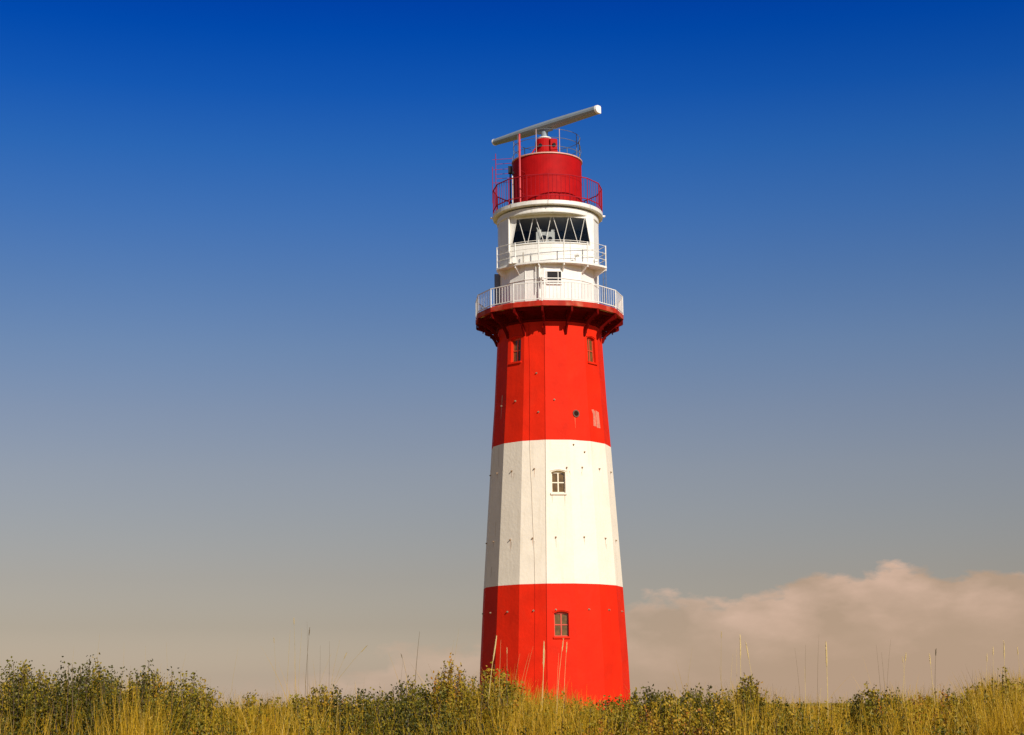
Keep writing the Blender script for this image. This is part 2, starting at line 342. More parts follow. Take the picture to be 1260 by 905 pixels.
for k, s, z, ln in ((-3, .05, 13.0, .9), (-3, .1, 9.6, .7), (-3, -.1, 7.6, .5), (-2, .12, 11.7, .25), (-2, .1, 8.6, .3), (0, .5, 11.7, .15), (-3, .1, 15.4, 1.1), (1, 0, 11.7, .2), (-1, .05, 8.6, .2), (-4, .2, 12.2, .7), (2, .1, 8.5, .2)):
    w = .018; p0 = fpt(k, s-w, z, -.004), fpt(k, s+w, z, -.004); x2 = s+rr.uniform(-.04, .04); p1 = fpt(k, x2+w*.3, z-ln, -.004), fpt(k, x2-w*.3, z-ln, -.004)
    bm = B(); bm.faces.new([bm.verts.new(p) for p in (*p0, *p1)]); obj('lime_run', bm, M_run, LH)

# lightning conductor down one arris and a loose wire beside it
for zz, mm in (((1.0, 3.41, 6.70), M_cred), ((6.71, 9.83, 13.10), M_wire2), ((13.11, 15.11, 18.08, 18.6), M_cred)):
    bm = B(); tube(bm, [pol(A0, Rr(z)+.012, z) for z in zz], .011); obj('lightning_conductor', bm, mm, LH)
for pp, mm in ((((-.28, 18.5), (-.20, 16), (-.19, 13.12)), M_cred), (((-.19, 13.11), (-.15, 12.0), (-.09, 11.0), (-.02, 9.4), (.06, 8.0), (.10, 6.72)), M_wire2), (((.10, 6.71), (.10, 4.5), (.08, 1)), M_cred)):
    bm = B(); tube(bm, [fpt(-1, s, z, -.012) for s, z in pp], .009); obj('loose_wire', bm, mm, LH)

# --- big gallery: cove, brackets, slab, railing
GT = 19.35
bm = B(); lathe(bm, [(2.43, 18.60), (2.50, 18.62), (2.52, 18.70), (2.45, 18.74), (2.47, 18.86), (2.62, 18.99), (2.86, 19.117)]); obj('cornice', bm, M_redmetal, LH)
bm = B(); vs = lathe(bm, [(2.30, 19.12), (3.38, 19.12), (3.40, 19.10), (3.48, 19.10), (3.48, 19.30), (3.44, GT), (2.30, GT)], close=True)
# underside material with flaked pale concrete
ms = bpy.data.materials.new('flaking_red_soffit'); ms.use_nodes = True; t = ms.node_tree; b = t.nodes['Principled BSDF']; b.inputs['Roughness'].default_value = .7
co = t.nodes.new('ShaderNodeTexCoord'); z1 = t.nodes.new('ShaderNodeTexNoise'); z1.inputs['Scale'].default_value = 1.3; z1.inputs['Detail'].default_value = 5; t.links.new(co.outputs['Object'], z1.inputs[0])
cr = t.nodes.new('ShaderNodeValToRGB'); cr.color_ramp.elements[0].position = .515; cr.color_ramp.elements[0].color = (.34, .015, .008, 1); cr.color_ramp.elements[1].position = .54; cr.color_ramp.elements[1].color = (.55, .42, .26, 1)
t.links.new(z1.outputs[0], cr.inputs[0]); t.links.new(cr.outputs[0], b.inputs['Base Color'])
fix(bm)
for f in bm.faces:
    if abs(f.calc_center_median().z-19.12) < .002: f.material_index = 1
obj('gallery_slab', bm, [mat('worn_red_rim', (.42, .022, .008), .65, noise=.2, nscale=2.5, streak=.5, streak_col=(.20, .015, .008), grime=.75, grime_col=(.55, .20, .11), bump=.4, bscale=12, spec=.2), ms], LH)
for k in range(16):
    az = A0+ST*k
    bm = B()
    low = [(2.44, 17.98), (2.52, 18.0), (2.62, 18.24), (2.80, 18.50), (3.05, 18.70), (3.42, 18.83)]
    upp = [(2.40, 18.16), (2.46, 18.2), (2.53, 18.36), (2.72, 18.62), (3.0, 18.82), (3.42, 18.95)]
    for i in range(5): plate(bm, [low[i], low[i+1], upp[i+1], upp[i]], az, .09)
    plate(bm, [(2.49, 18.78), (2.95, 18.84), (3.36, 18.90), (3.37, 19.098), (2.49, 19.118)], az, .06)
    plate(bm, [(3.38, 18.86), (3.45, 18.86), (3.45, 19.098), (3.38, 19.098)], az, .09)
    for r, z in ((2.75, 18.44), (3.1, 18.68)): plate(bm, [(r, z-.03), (r+.05, z-.03), (r+.05, 19.0), (r, 19.0)], az, .03)
    obj('bracket', fix(bm), M_redmetal, LH)
bm = B(); lathe(bm, [(3.20, 18.98), (3.25, 18.98), (3.25, 19.118), (3.20, 19.118)], close=True); obj('ring_beam', fix(bm), M_redmetal, LH)
def railing(name, r, z0, h, m, nb, posts, barr=.011, postr=.022, rails=(1.0, .08), a0=A0, parent=LH, poly=True, railr=.018):
    n_ = len(posts); root = None
    for f in rails:
        bm = B(); lathe(bm, [(r-railr, z0+h*f-railr), (r+railr, z0+h*f-railr), (r+railr, z0+h*f+railr), (r-railr, z0+h*f+railr)], n_, posts[0], close=True)
        if root is None: root = obj(name, fix(bm), m, parent)
        else: obj('lower_rail', fix(bm), m, root)
    bm = B()
    for a in posts:
        p = pol(a, r, z0); q = pol(a, r, z0+h+.02); tube(bm, [p, q], postr); 
    obj('post', bm, m, root)
    bm = B()
    for i in range(n_):
        p0 = pol(posts[i], r, 0); p1 = pol(posts[(i+1) % n_], r, 0)
        for j in range(1, nb):
            p = p0.lerp(p1, j/nb); tube(bm, [p+Vector((0, 0, z0+h*rails[-1])), p+Vector((0, 0, z0+h))], barr, 4)
    obj('bar', bm, m, root)
    return root
def railing2(name, r, z0, h, m, nb, posts, **k):
    """railing whose posts are a mesh each"""
    root = railing(name, r, z0, h, m, nb, posts, **k)
    for ch in list(root.children):
        if ch.name.split('.')[0] == 'post': bpy.data.objects.remove(ch)
    for a in posts:
        bm = B(); tube(bm, [pol(a, r, z0-.16), pol(a, r, z0+h+.02)], k.get('postr', .022)); box(bm, pol(a, r, z0-.02), (.07, .07, .03), R_(a)); obj('post', bm, m, root)
    return root
railing2('railing', 3.45, GT, .84, M_rail, 8, [A0+ST*k for k in range(16)], barr=.012, postr=.026)

# --- lower cabin
bm = B(); lathe(bm, [(2.33, GT-.02), (2.33, 21.42)]); 
# opening for the small window is a boxed recess set in front
obj('lower_cabin_wall', bm, M_cabin, LH)
bm = B(); lathe(bm, [(2.335, GT+.002), (2.40, GT+.002), (2.40, GT+.10), (2.335, GT+.13)], close=True); obj('skirting', fix(bm), M_rail, LH)
def cpt(az, s, r, z): a = R_(az); return Vector((r*math.sin(a)+s*math.cos(a), -r*math.cos(a)+s*math.sin(a), z))
def cbox(bm, az, s0, s1, r0, r1, z0, z1):
    v = [bm.verts.new(cpt(az, s, r, z)) for r in (r0, r1) for s, z in ((s0, z0), (s1, z0), (s1, z1), (s0, z1))]
    for f in ((3, 2, 1, 0), (4, 5, 6, 7), (0, 1, 5, 4), (1, 2, 6, 5), (2, 3, 7, 6), (3, 0, 4, 7)): bm.faces.new([v[i] for i in f])
rc = 2.33*COSH; fa = A0+ST/2
bm = B(); cbox(bm, fa, -.36, -.32, rc-.02, rc+.05, 20.34, 20.98); cbox(bm, fa, .32, .36, rc-.02, rc+.05, 20.34, 20.98); cbox(bm, fa, -.32, .32, rc-.02, rc+.07, 20.34, 20.40); cbox(bm, fa, -.32, .32, rc-.02, rc+.05, 20.94, 20.98); cbox(bm, fa, .17, .20, rc-.02, rc+.03, 20.40, 20.94)
wn = obj('window', fix(bm), M_cabin, LH, label='small dark window in the lower white cabin')
bm = B(); cbox(bm, fa, -.32, .32, rc-.01, rc+.012, 20.40, 20.94); obj('pane', fix(bm), M_dark, wn)
bm = B(); cbox(bm, fa, -.32, .32, rc+.02, rc+.05, 20.49, 20.525); obj('guard_bar', fix(bm), M_cabin, wn)
# panel seams
for az in (-27.5, 40, 62.5, 85, -72.5):
    bm = B(); tube(bm, [pol(az, 2.335, GT+.13), pol(az, 2.335, 21.4)], .018, 4); obj('seam_strip', bm, M_cabin, LH)
bm = B(); lathe(bm, [(2.335, 20.62), (2.355, 20.62), (2.355, 20.66), (2.335, 20.66)], close=True); obj('joint_band', fix(bm), M_cabin, LH)
# down pipe, wall lamp
bm = B(); tube(bm, [pol(-10, 2.42, 19.7), pol(-10, 2.42, 21.3)], .045, 8); tube(bm, [pol(-14, 2.40, 20.0), pol(-14, 2.40, 21.3)], .02, 6); obj('down_pipe', bm, M_rail, LH)
bm = B(); tube(bm, [pol(-6, 2.35, 20.70), pol(-6, 2.62, 20.76)], .02); box(bm, pol(-6, 2.62, 20.68), (.13, .13, .16)); tube(bm, [pol(-6, 2.62, 20.6), pol(-6, 2.62, 20.46)], [.075, .05], 10); w_ = obj('wall_lamp', fix(bm), M_rail, LH)
bm = B(); tube(bm, [pol(-6, 2.62, 20.46), pol(-6, 2.62, 20.28)], [.05, .035], 10); obj('lamp_glass', fix(bm), M_rust, w_)
# tall thin poles behind on either side
bm = B(); tube(bm, [pol(96, 2.72, GT), pol(96, 2.72, 22.6)], .018); tube(bm, [pol(100, 2.62, GT), pol(100, 2.62, 22.6)], .018)
for i in range(11): tube(bm, [pol(96, 2.72, GT+.3*i+.1), pol(100, 2.62, GT+.3*i+.1)], .008, 4)
obj('ladder', bm, M_galv, LH, label='thin steel ladder at the right of the cabin')
bm = B(); box(bm, pol(-88, 2.30, 20.38), (.34, .5, 2.02), R_(-88)); obj('cable_duct', bm, M_galv, LH)

# --- balcony in front of the glazed cabin
BZ = 21.40
def bal_pts(rin=0, n_=20):
    """outer edge: arc through (-2.5,-1.4) (0,-2.6) (2.55,-1.4)"""
    R = 3.2-rin; cy = .62; a = math.asin(2.56/3.2)
    return [Vector((.14+R*math.sin(-a+2*a*i/n_), cy-R*math.cos(-a+2*a*i/n_), 0)) for i in range(n_+1)]
o_ = bal_pts(); bm = B()
loop = o_+[Vector((2.3, -.3, 0)), Vector((-2.3, -.3, 0))]
a = [bm.verts.new(p+Vector((0, 0, BZ))) for p in loop]; b_ = [bm.verts.new(p+Vector((0, 0, BZ-.09))) for p in loop]
bm.faces.new(a); bm.faces.new(b_[::-1])
for i in range(len(loop)): bm.faces.new((a[i], b_[i], b_[(i+1) % len(loop)], a[(i+1) % len(loop)]))
obj('balcony_floor', fix(bm), M_cabin, LH)
pidx = [0, 4, 8, 12, 16, 20]
for i in pidx:
    p = o_[i]; d = Vector((p.x, p.y, 0)).normalized(); inner = d*2.28
    if (p-inner).length < .1: continue
    bm = B(); tn = Vector((-d.y, d.x, 0))*.025
    pr = [p-d*.03+Vector((0, 0, BZ-.09)), p-d*.03+Vector((0, 0, BZ-.17)), inner+Vector((0, 0, BZ-.50)), inner+Vector((0, 0, BZ-.09))]
    v1 = [bm.verts.new(q-tn) for q in pr]; v2 = [bm.verts.new(q+tn) for q in pr]; bm.faces.new(v1); bm.faces.new(v2[::-1])
    for j in range(4): bm.faces.new((v1[j], v2[j], v2[(j+1) % 4], v1[(j+1) % 4]))
    obj('balcony_bracket', fix(bm), M_cabin, LH)
oi = bal_pts(.05); bm = B()
for hz in (.98, .62, .32): tube(bm, [p+Vector((0, 0, BZ+hz)) for p in oi]+[Vector((2.38, -.7, BZ+hz))], .014)
for hz in (.98, .62, .32): tube(bm, [oi[0]+Vector((0, 0, BZ+hz)), Vector((-2.36, -.6, BZ+hz))], .014)
br = obj('balcony_railing', bm, M_rail, LH)
for i in pidx+[2]:
    if i == 2: continue
    bm = B(); tube(bm, [oi[i]+Vector((0, 0, BZ-.20)), oi[i]+Vector((0, 0, BZ+1.0))], .030); obj('post', bm, M_rail, br)
bm = B(); tube(bm, [oi[13]+Vector((0, 0, BZ)), oi[13]+Vector((0, 0, BZ+.98))], .012); obj('post', bm, M_wire, br)
bm = B(); tube(bm, [Vector((-1.75, -2.02, BZ)), Vector((-1.75, -2.02, BZ+.08))], .1, 8); box(bm, (-1.55, -2.1, BZ+.14), (.18, .16, .28)); obj('deck_box', fix(bm), M_rail, LH)
bm = B(); box(bm, (1.35, -2.1, BZ+.12), (.26, .2, .24), .3); tube(bm, [(1.35, -2.1, BZ+.24), (1.28, -2.2, BZ+.36)], [.09, .12], 10); obj('floodlight', fix(bm), M_rail, LH)
bm = B(); box(bm, (2.18, -1.35, BZ+.16), (.14, .3, .32), .2); obj('deck_box', fix(bm), M_rail, LH)
bm = B(); tube(bm, [(-1.15, -2.0, BZ), (-1.15, -2.0, BZ+.55)], .03); obj('drain_pipe', bm, M_wire, LH)

# --- glazed cabin: round wall with a flat-bowed window front
CB, CT = BZ+.0, 23.80
azL, azR = -50.0, 62.5
bm = B(); n_ = 11
wl = [pol(azR+(360-azR+azL)*i/n_, 2.39, 0) for i in range(n_+1)]
for p, q in zip(wl, wl[1:]): bm.faces.new([bm.verts.new(v) for v in (p+Vector((0, 0, CB)), q+Vector((0, 0, CB)), q+Vector((0, 0, CT)), p+Vector((0, 0, CT)))])
bmesh.ops.remove_doubles(bm, verts=bm.verts, dist=.001)
obj('cabin_wall', bm, M_cabin, LH)
Apt, Bpt = pol(azL, 2.36, 0), pol(azR, 2.36, 0)
def front(X, off=0):
    """y of the bowed front at x, off = metres outward"""
    return -1.96-off+.135*(X-.12)**2
Xs = np.linspace(Apt.x, Bpt.x, 17)
WB, WT = 22.40, 23.66
bm = B()
for x0, x1 in zip(Xs, Xs[1:]): bm.faces.new([bm.verts.new(v) for v in ((x0, front(x0), CB), (x1, front(x1), CB), (x1, front(x1), WB), (x0, front(x0), WB))])
bmesh.ops.remove_doubles(bm, verts=bm.verts, dist=.001); obj('parapet', bm, M_cabin, LH, smooth=True)
bm = B()
for x0, x1 in zip(Xs, Xs[1:]): bm.faces.new([bm.verts.new(v) for v in ((x0, front(x0), WT), (x1, front(x1), WT), (x1, front(x1), CT+.02), (x0, front(x0), CT+.02))])
obj('window_header', bm, M_cabin, LH)
for Pq in (Apt, Bpt):    # corner posts where round wall and front meet
    x_ = Pq.x; bm = B(); tube(bm, [Vector((x_, Pq.y-.02, CB)), Vector((x_, Pq.y-.02, CT))], .045, 8)
    obj('corner_post', bm, M_cabin, LH)
def F(X, z, off=0): return Vector((X, front(X, off), z))
k_ = 26.05; X0 = 675.9
tops = [(px-X0)/k_ for px in (638.5, 640.7, 658.4, 661, 679.6, 682.3, 700.9, 702.6, 720.3, 721.6)]
bots = [(px-X0)/k_ for px in (632.0, 648.7, 651.3, 671.0, 673.0, 691.4, 693.8, 711.5, 713.6, 726.8)]
# side panels
for (a_, b2, c2, d2) in ((Apt.x, bots[0], tops[0], Apt.x), (bots[-1], Bpt.x, Bpt.x, tops[-1])):
    v = [F(a_, WB), F(b2, WB), F(c2, WT), F(d2, WT)]; v2 = [p+Vector((0, .12, 0)) for p in v]
    bm = B(); A_ = [bm.verts.new(p) for p in v]; B_ = [bm.verts.new(p) for p in v2]; bm.faces.new(A_)
    for i in range(4): bm.faces.new((A_[i], B_[i], B_[(i+1) % 4], A_[(i+1) % 4]))
    obj('side_panel', fix(bm), M_cabin, LH)
lant = B()
tube(lant, [F(x, WB+.015, .01) for x in np.linspace(bots[0], bots[-1], 14)], .035, 6); tube(lant, [F(x, WT-.01, .01) for x in np.linspace(tops[0], tops[-1], 14)], .03, 6)
prs = [(tops[0], bots[0])]
edges = [(tops[0], bots[0]), (tops[1], bots[1]), (tops[2], bots[2]), (tops[3], bots[3]), (tops[4], bots[4]), (tops[5], bots[5]), (tops[6], bots[6]), (tops[7], bots[7]), (tops[8], bots[8]), (tops[9], bots[9])]
for tX, bX in edges: tube(lant, [F(bX, WB+.02, .012), F(tX, WT-.02, .012)], .014, 5)
lw = obj('cabin_window', fix(lant), M_cabin, LH, label='bowed band of big panes in zigzag mullions')
bm = B()
for (t0, b0), (t1, b1) in zip(edges, edges[1:]): bm.faces.new([bm.verts.new(v) for v in (F(b0, WB), F(b1, WB), F(t1, WT), F(t0, WT))])
obj('glazing', fix(bm), M_glass, lw)
# the room behind the glass
bm = B()
v = [(-1.9, -1.0), (2.0, -.9), (1.7, .9), (-1.6, .9)]
for i in (1, 2, 3): p, q = v[i], v[(i+1) % 4]; bm.faces.new([bm.verts.new((*a_, z)) for a_, z in ((p, BZ+.05), (q, BZ+.05), (q, CT), (p, CT))])
bm.faces.new([bm.verts.new((x, y, BZ+.9)) for x, y in ((-1.9, -1.5), (2.0, -1.3), (1.7, .9), (-1.6, .9))]); obj('room_lining', bm, M_room, LH)
bm = B(); box(bm, (-.12, -1.62, 22.62), (.86, .36, .70)); box(bm, (-.40, -1.66, 23.03), (.18, .2, .14)); box(bm, (.22, -1.66, 23.02), (.14, .2, .12)); tube(bm, [(-.42, -1.7, 22.95), (-.52, -1.75, 23.2)], .03)
le = obj('signal_lamp', fix(bm), M_lampbox, LH, label='pale lamp housing behind the cabin glass')
bm = B(); tube(bm, [(-.2, -1.815, 22.66), (-.2, -1.79, 22.66)], .15, 16); tube(bm, [(.1, -1.815, 22.64), (.1, -1.79, 22.64)], .10, 14); obj('lens', fix(bm), M_dark, le)
# --- cabin roof, gutter
bm = B(); lathe(bm, [(2.0, 23.76), (2.40, 23.76), (2.41, 23.80), (2.41, 24.00), (2.2, 24.03)], 64, close=False)
bm.faces.new([bm.verts.new(pol(a, 2.38, 23.763)) for a in range(0, 360, 6)]); obj('roof_band', fix(bm), M_cabin, LH, smooth=False)
bm = B(); lathe(bm, [(2.2, 24.07), (2.58, 24.07), (2.61, 24.10), (2.61, 24.27), (2.56, 24.29), (2.0, 24.30)], 64, close=True); obj('roof_gutter', fix(bm), M_cabin, LH)
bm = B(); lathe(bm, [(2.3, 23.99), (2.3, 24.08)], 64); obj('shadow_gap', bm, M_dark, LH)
for az in (0.5, 49, -41, 100, -100, 150, -150):
    bm = B(); plate(bm, [(2.58, 24.06), (2.617, 24.06), (2.617, 24.29), (2.58, 24.30)], az, .03); obj('gutter_joint', fix(bm), M_wire, LH)
for az in (-88, 88):
    bm = B(); tube(bm, [pol(az, 2.6, 24.16), pol(az, 2.72, 24.16)], .05, 8); obj('deck_light', fix(bm), M_radarcap, LH)
# --- red gallery railing on the roof
RG = 24.30
P3 = [A0+6+ST*k for k in range(16)]
railing2('roof_railing', 2.58, RG, 1.22, M_railred, 5, P3, barr=.010, postr=.020, rails=(1.0, .18), railr=.02)
# --- red drum
bm = B(); lathe(bm, [(1.66, 24.29), (1.66, 24.40), (1.645, 24.42), (1.64, 25.74), (1.65, 25.745), (1.65, 25.765), (1.64, 25.77), (1.64, 26.82)], 72); obj('drum', bm, M_drumred, LH, smooth=False)
bm = B(); vs = lathe(bm, [(1.64, 26.82), (1.69, 26.83), (1.69, 26.88), (1.60, 26.90)], 72); bm.faces.new(vs[-1]); obj('drum_roof', fix(bm), mat('faded_pink_edge', (.66, .36, .28), .5), LH)
# drum-top railing
bm = B()
for f in (.98, .62, .26): ring(bm, 1.60, 26.9+1.16*f, .014, 48)
tr = obj('top_railing', bm, M_galv, LH)
for k in range(9):
    az = -18+40*k
    bm = B(); tube(bm, [pol(az, 1.60, 26.88), pol(az, 1.60, 28.06)], .018); obj('post', bm, mat('lit_rail', (.50, .36, .34), .6) if k in (0, 1) else M_galv, tr)  # front posts paler than the others: their sunlit tone is put into the colour
for az in (70, 100):
    bm = B(); tube(bm, [pol(az, 1.6, 26.9), pol(az+10, 1.66, 27.3), pol(az, 1.6, 27.7), pol(az+8, 1.62, 28.0)], .016); obj('brace', bm, M_galv, tr)
# --- radar pedestal and antenna
pc = (-.10, 0)
bm = B(); vs = lathe(bm, [(.64, 26.90), (.56, 27.0), (.50, 27.06), (.50, 27.35), (.47, 27.38), (.45, 27.9), (.42, 28.0)], 24, c=pc); bm.faces.new(vs[-1]); ped = obj('radar_pedestal', fix(bm), M_drumred, LH)
bm = B(); box(bm, (.28, -.28, 27.62), (.34, .40, .62), .3); box(bm, (.30, -.3, 27.15), (.40, .36, .3), .3); obj('motor_box', fix(bm), M_drumred, ped)
for x, y, z in ((-.30, -.44, 27.62), (.34, -.50, 27.62)):
    bm = B(); d = Vector((x-pc[0], y, 0)).normalized(); tube(bm, [Vector((x, y, z))-d*.03, Vector((x, y, z))+d*.05], .085, 12); obj('port', fix(bm), M_dark, ped)
bm = B()
for a in (-95, -60, 70, 180): tube(bm, [pol(a, .95, 26.9)+Vector((-.1, 0, 0)), pol(a, .50, 27.55)+Vector((-.1, 0, 0))], .03)
obj('stay', bm, M_drumred, ped)
bm = B(); lathe(bm, [(.34, 28.0), (.36, 28.03), (.36, 28.10), (.20, 28.13)], 24, c=pc); obj('turning_head', fix(bm), M_lampbox, ped)
bm = B(); lathe(bm, [(.20, 28.12), (.16, 28.2), (.17, 28.42)], 20, c=pc); obj('spindle', fix(bm), M_radar, ped)
ZR, LR, TR = 28.72, 3.32, R_(42)
u = Vector((math.cos(TR), -math.sin(TR), 0)); nrm = Vector((-math.sin(TR), -math.cos(TR), 0))  # nrm faces the camera
sec = [(d_*1.05, z_*1.06) for d_, z_ in ((-.20, -.19), (-.20, .15), (-.15, .20), (.06, .205), (.16, .15), (.215, .05), (.215, -.05), (.16, -.15), (.06, -.20), (-.15, -.21))]
def bar(bm, l0, l1, sc0=1, sc1=1):
    A_, B_ = [], []
    for d, z in sec:
        A_.append(bm.verts.new(Vector((-.1, 0, ZR))+u*l0+nrm*d*sc0+Vector((0, 0, z*sc0)))); B_.append(bm.verts.new(Vector((-.1, 0, ZR))+u*l1+nrm*d*sc1+Vector((0, 0, z*sc1))))
    for i in range(len(sec)): bm.faces.new((A_[i], B_[i], B_[(i+1) % len(sec)], A_[(i+1) % len(sec)]))
    return A_, B_
bm = B(); A_, _ = bar(bm, -LR, -1.1, .66, .95); bar(bm, -1.1, .6, .95, 1.0); _, B_ = bar(bm, .6, LR, 1.0, .86); bm.faces.new(A_[::-1]); bm.faces.new(B_); bmesh.ops.remove_doubles(bm, verts=bm.verts, dist=.001); ra = obj('radar_antenna', fix(bm), M_radar, LH, label='long grey slotted radar bar on its turning head')
for l0, l1 in ((-LR-.05, -LR+.02), (LR-.02, LR+.09)):
    bm = B(); A_, B_ = bar(bm, l0, l1, *((.69, .69) if l0 < 0 else (.90, .84))); bm.faces.new(A_[::-1]); bm.faces.new(B_); obj('end_cap', fix(bm), M_radarcap, ra)
bm = B(); box(bm, Vector((-.1, 0, 28.47))+u*0, (.9, .22, .10), -TR); obj('cradle', fix(bm), M_radar, ra)
# --- red mast and rung frame on the roof gallery, left
def X(px, r=0): return (px-674.6)/25.9
bm = B(); tube(bm, [(X(641.6), -1.75, RG), (X(641.6), -1.75, 27.75)], [.055, .045], 8); mast = obj('signal_mast', bm, mat('bright_red_mast', (.55, .03, .03), .4), LH, label='slim red mast standing left of the drum')
bm = B()
for z in (24.9, 26.0): tube(bm, [(X(641.6), -1.75, z), (X(641.6)+.25, -1.25, z)], .015)
obj('mast_clip', bm, M_railred, mast)
bm = B()
for x, z1 in ((X(607.5), 26.6), (X(611.5), 27.25)): tube(bm, [(x, -.4, RG+.5 if x < -2.55 else RG), (x, -.4, z1)], .016)
fr = obj('antenna_frame', bm, M_railred, LH, label='frame of thin red rungs left of the drum')
for i, z in enumerate((25.80, 26.0, 26.22, 26.45, 26.72, 26.95)):
    bm = B(); tube(bm, [(X(607.5 if i in (0, 3, 5) else 611), -.4, z), (X(632), -.4, z+.05)], .011); obj('rung', bm, M_railred, fr)
bm = B(); tube(bm, [(X(632), -.4, 24.3), (X(632), -.4, 27.1)], .016); obj('upright', bm, M_galv, fr)
bm = B(); tube(bm, [(X(629.5), -.9, RG), (X(629.5), -.9, 26.1)], .035, 8); hb = obj('horn_post', bm, M_dark, LH)
bm = B(); box(bm, (X(629.5), -.95, 26.25), (.18, .26, .32)); box(bm, (X(631.5), -.9, 26.12), (.22, .12, .10)); obj('horn', fix(bm), M_dark, hb)
bm = B(); tube(bm, [(X(632.2), -1.0, RG), (X(632.2), -1.0, 25.95)], .028, 6); obj('pole', bm, M_rail, LH)

# base plinth at the foot (hidden behind the dune from the front)
bm = B(); lathe(bm, [(3.9, -.3), (3.9, .38), (3.8, .45), (3.4, .45)]); obj('plinth', fix(bm), mat('grey_concrete', (.3, .28, .25), .8, bump=.3), LH)

#VEG_BEGIN
# ================================================================== DUNE VEGETATION
def hz(px): return 868-.0096*(px-683)
def wx(px, d): return (px-682)/2100*d
PROF = [(-60, 812), (30, 811), (55, 812), (70, 817), (88, 813), (96, 818), (106, 812), (118, 808), (132, 809), (140, 816), (160, 824), (180, 814), (192, 811), (200, 817), (222, 824), (250, 830), (270, 842), (284, 848), (296, 851), (310, 853), (322, 858), (338, 858), (352, 851), (370, 847), (400, 840), (440, 838), (475, 846), (508, 836), (530, 832), (545, 818), (552, 812), (566, 816), (580, 830), (600, 822), (615, 816), (632, 832), (660, 845), (700, 848), (715, 855), (745, 860), (760, 850), (790, 842), (815, 846), (850, 842), (885, 842), (915, 836), (935, 847), (952, 849), (968, 856), (985, 860), (1012, 860), (1030, 856), (1045, 848), (1075, 840), (1107, 848), (1140, 846), (1170, 846), (1188, 832), (1200, 824), (1230, 822), (1320, 822)]
PX = [p[0] for p in PROF]; PY = [p[1] for p in PROF]
def veg_top(x, d):
    """height of the vegetation's top edge at x, d metres in front of the camera"""
    px = 682+x/d*2100
    k = 1 if d < 16.5 else max(0, 1-(d-16.5)/3)
    return 1.5+(hz(px)-np.interp(px, PX, PY))/2100*14.5*k-(1-k)*.1

def leafmat(name, stops, trans=.35):
    m = bpy.data.materials.new(name); m.use_nodes = True; t = m.node_tree; t.nodes.clear()
    o = t.nodes.new('ShaderNodeOutputMaterial'); at = t.nodes.new('ShaderNodeAttribute'); at.attribute_name = 'tint'
    r = t.nodes.new('ShaderNodeValToRGB'); t.links.new(at.outputs['Fac'], r.inputs[0]); e = r.color_ramp.elements
    while len(e) < len(stops): e.new(.5)
    for i, (p, c) in enumerate(stops): e[i].position = p; e[i].color = (*c, 1)
    d = t.nodes.new('ShaderNodeBsdfPrincipled'); d.inputs['Roughness'].default_value = .55; d.inputs['Specular IOR Level'].default_value = .3
    tr = t.nodes.new('ShaderNodeBsdfTranslucent'); x = t.nodes.new('ShaderNodeMixShader'); x.inputs[0].default_value = trans
    t.links.new(r.outputs[0], d.inputs['Base Color']); t.links.new(r.outputs[0], tr.inputs[0]); t.links.new(d.outputs[0], x.inputs[1]); t.links.new(tr.outputs[0], x.inputs[2]); t.links.new(x.outputs[0], o.inputs[0])
    return m
M_leaf = leafmat('scrub_leaf', [(0, (.05, .05, .008)), (.25, (.15, .135, .012)), (.5, (.34, .25, .014)), (.75, (.50, .30, .02)), (.92, (.42, .14, .02)), (1, (.10, .04, .02))], .28)
M_blade = leafmat('dune_grass_blade', [(0, (.12, .09, .01)), (.35, (.40, .24, .008)), (.7, (.68, .40, .015)), (1, (.78, .54, .14))], .25)
M_twig = mat('scrub_twig', (.12, .075, .04), .8)

def mesh_from(name, V, Fq, tint):
    me = bpy.data.meshes.new(name); V = np.asarray(V, dtype=np.float32); Fq = np.asarray(Fq, dtype=np.int32)
    me.vertices.add(len(V)); me.vertices.foreach_set('co', V.ravel())
    me.loops.add(Fq.size); me.loops.foreach_set('vertex_index', Fq.ravel())
    me.polygons.add(len(Fq)); me.polygons.foreach_set('loop_start', np.arange(0, Fq.size, Fq.shape[1], dtype=np.int32)); 
    me.update(calc_edges=True)
    a = me.attributes.new('tint', 'FLOAT', 'POINT'); a.data.foreach_set('value', np.asarray(tint, dtype=np.float32))
    me.validate(); return me
def leaves(P, size, tint):
    """one folded four-quad leaf at each point"""
    n_ = len(P); d = rng.normal(size=(n_, 3)); d[:, 2] += .5; d /= np.linalg.norm(d, axis=1)[:, None]
    s = np.cross(d, rng.normal(size=(n_, 3))); s /= np.linalg.norm(s, axis=1)[:, None]; nn = np.cross(d, s)
    L_ = size[:, None]; w = L_*.30
    base, tip = P, P+d*L_-nn*L_*.12
    m1 = P+d*L_*.33; m2 = P+d*L_*.70
    V = np.stack([base, m1+s*w+nn*w*.4, m2+s*w*.8+nn*w*.25, tip, m2-s*w*.8+nn*w*.25, m1-s*w+nn*w*.4, m1-nn*w*.1, m2-nn*w*.15], 1).reshape(-1, 3)
    k = np.arange(n_)[:, None]*8
    Fq = np.concatenate([k+np.array([[0, 6, 1, 1]])*0+np.array([[0, 1, 6, 5]]), k+np.array([[1, 2, 7, 6]]), k+np.array([[6, 7, 4, 5]]), k+np.array([[2, 3, 4, 7]])], 0)
    return V, Fq, np.repeat(tint, 8)
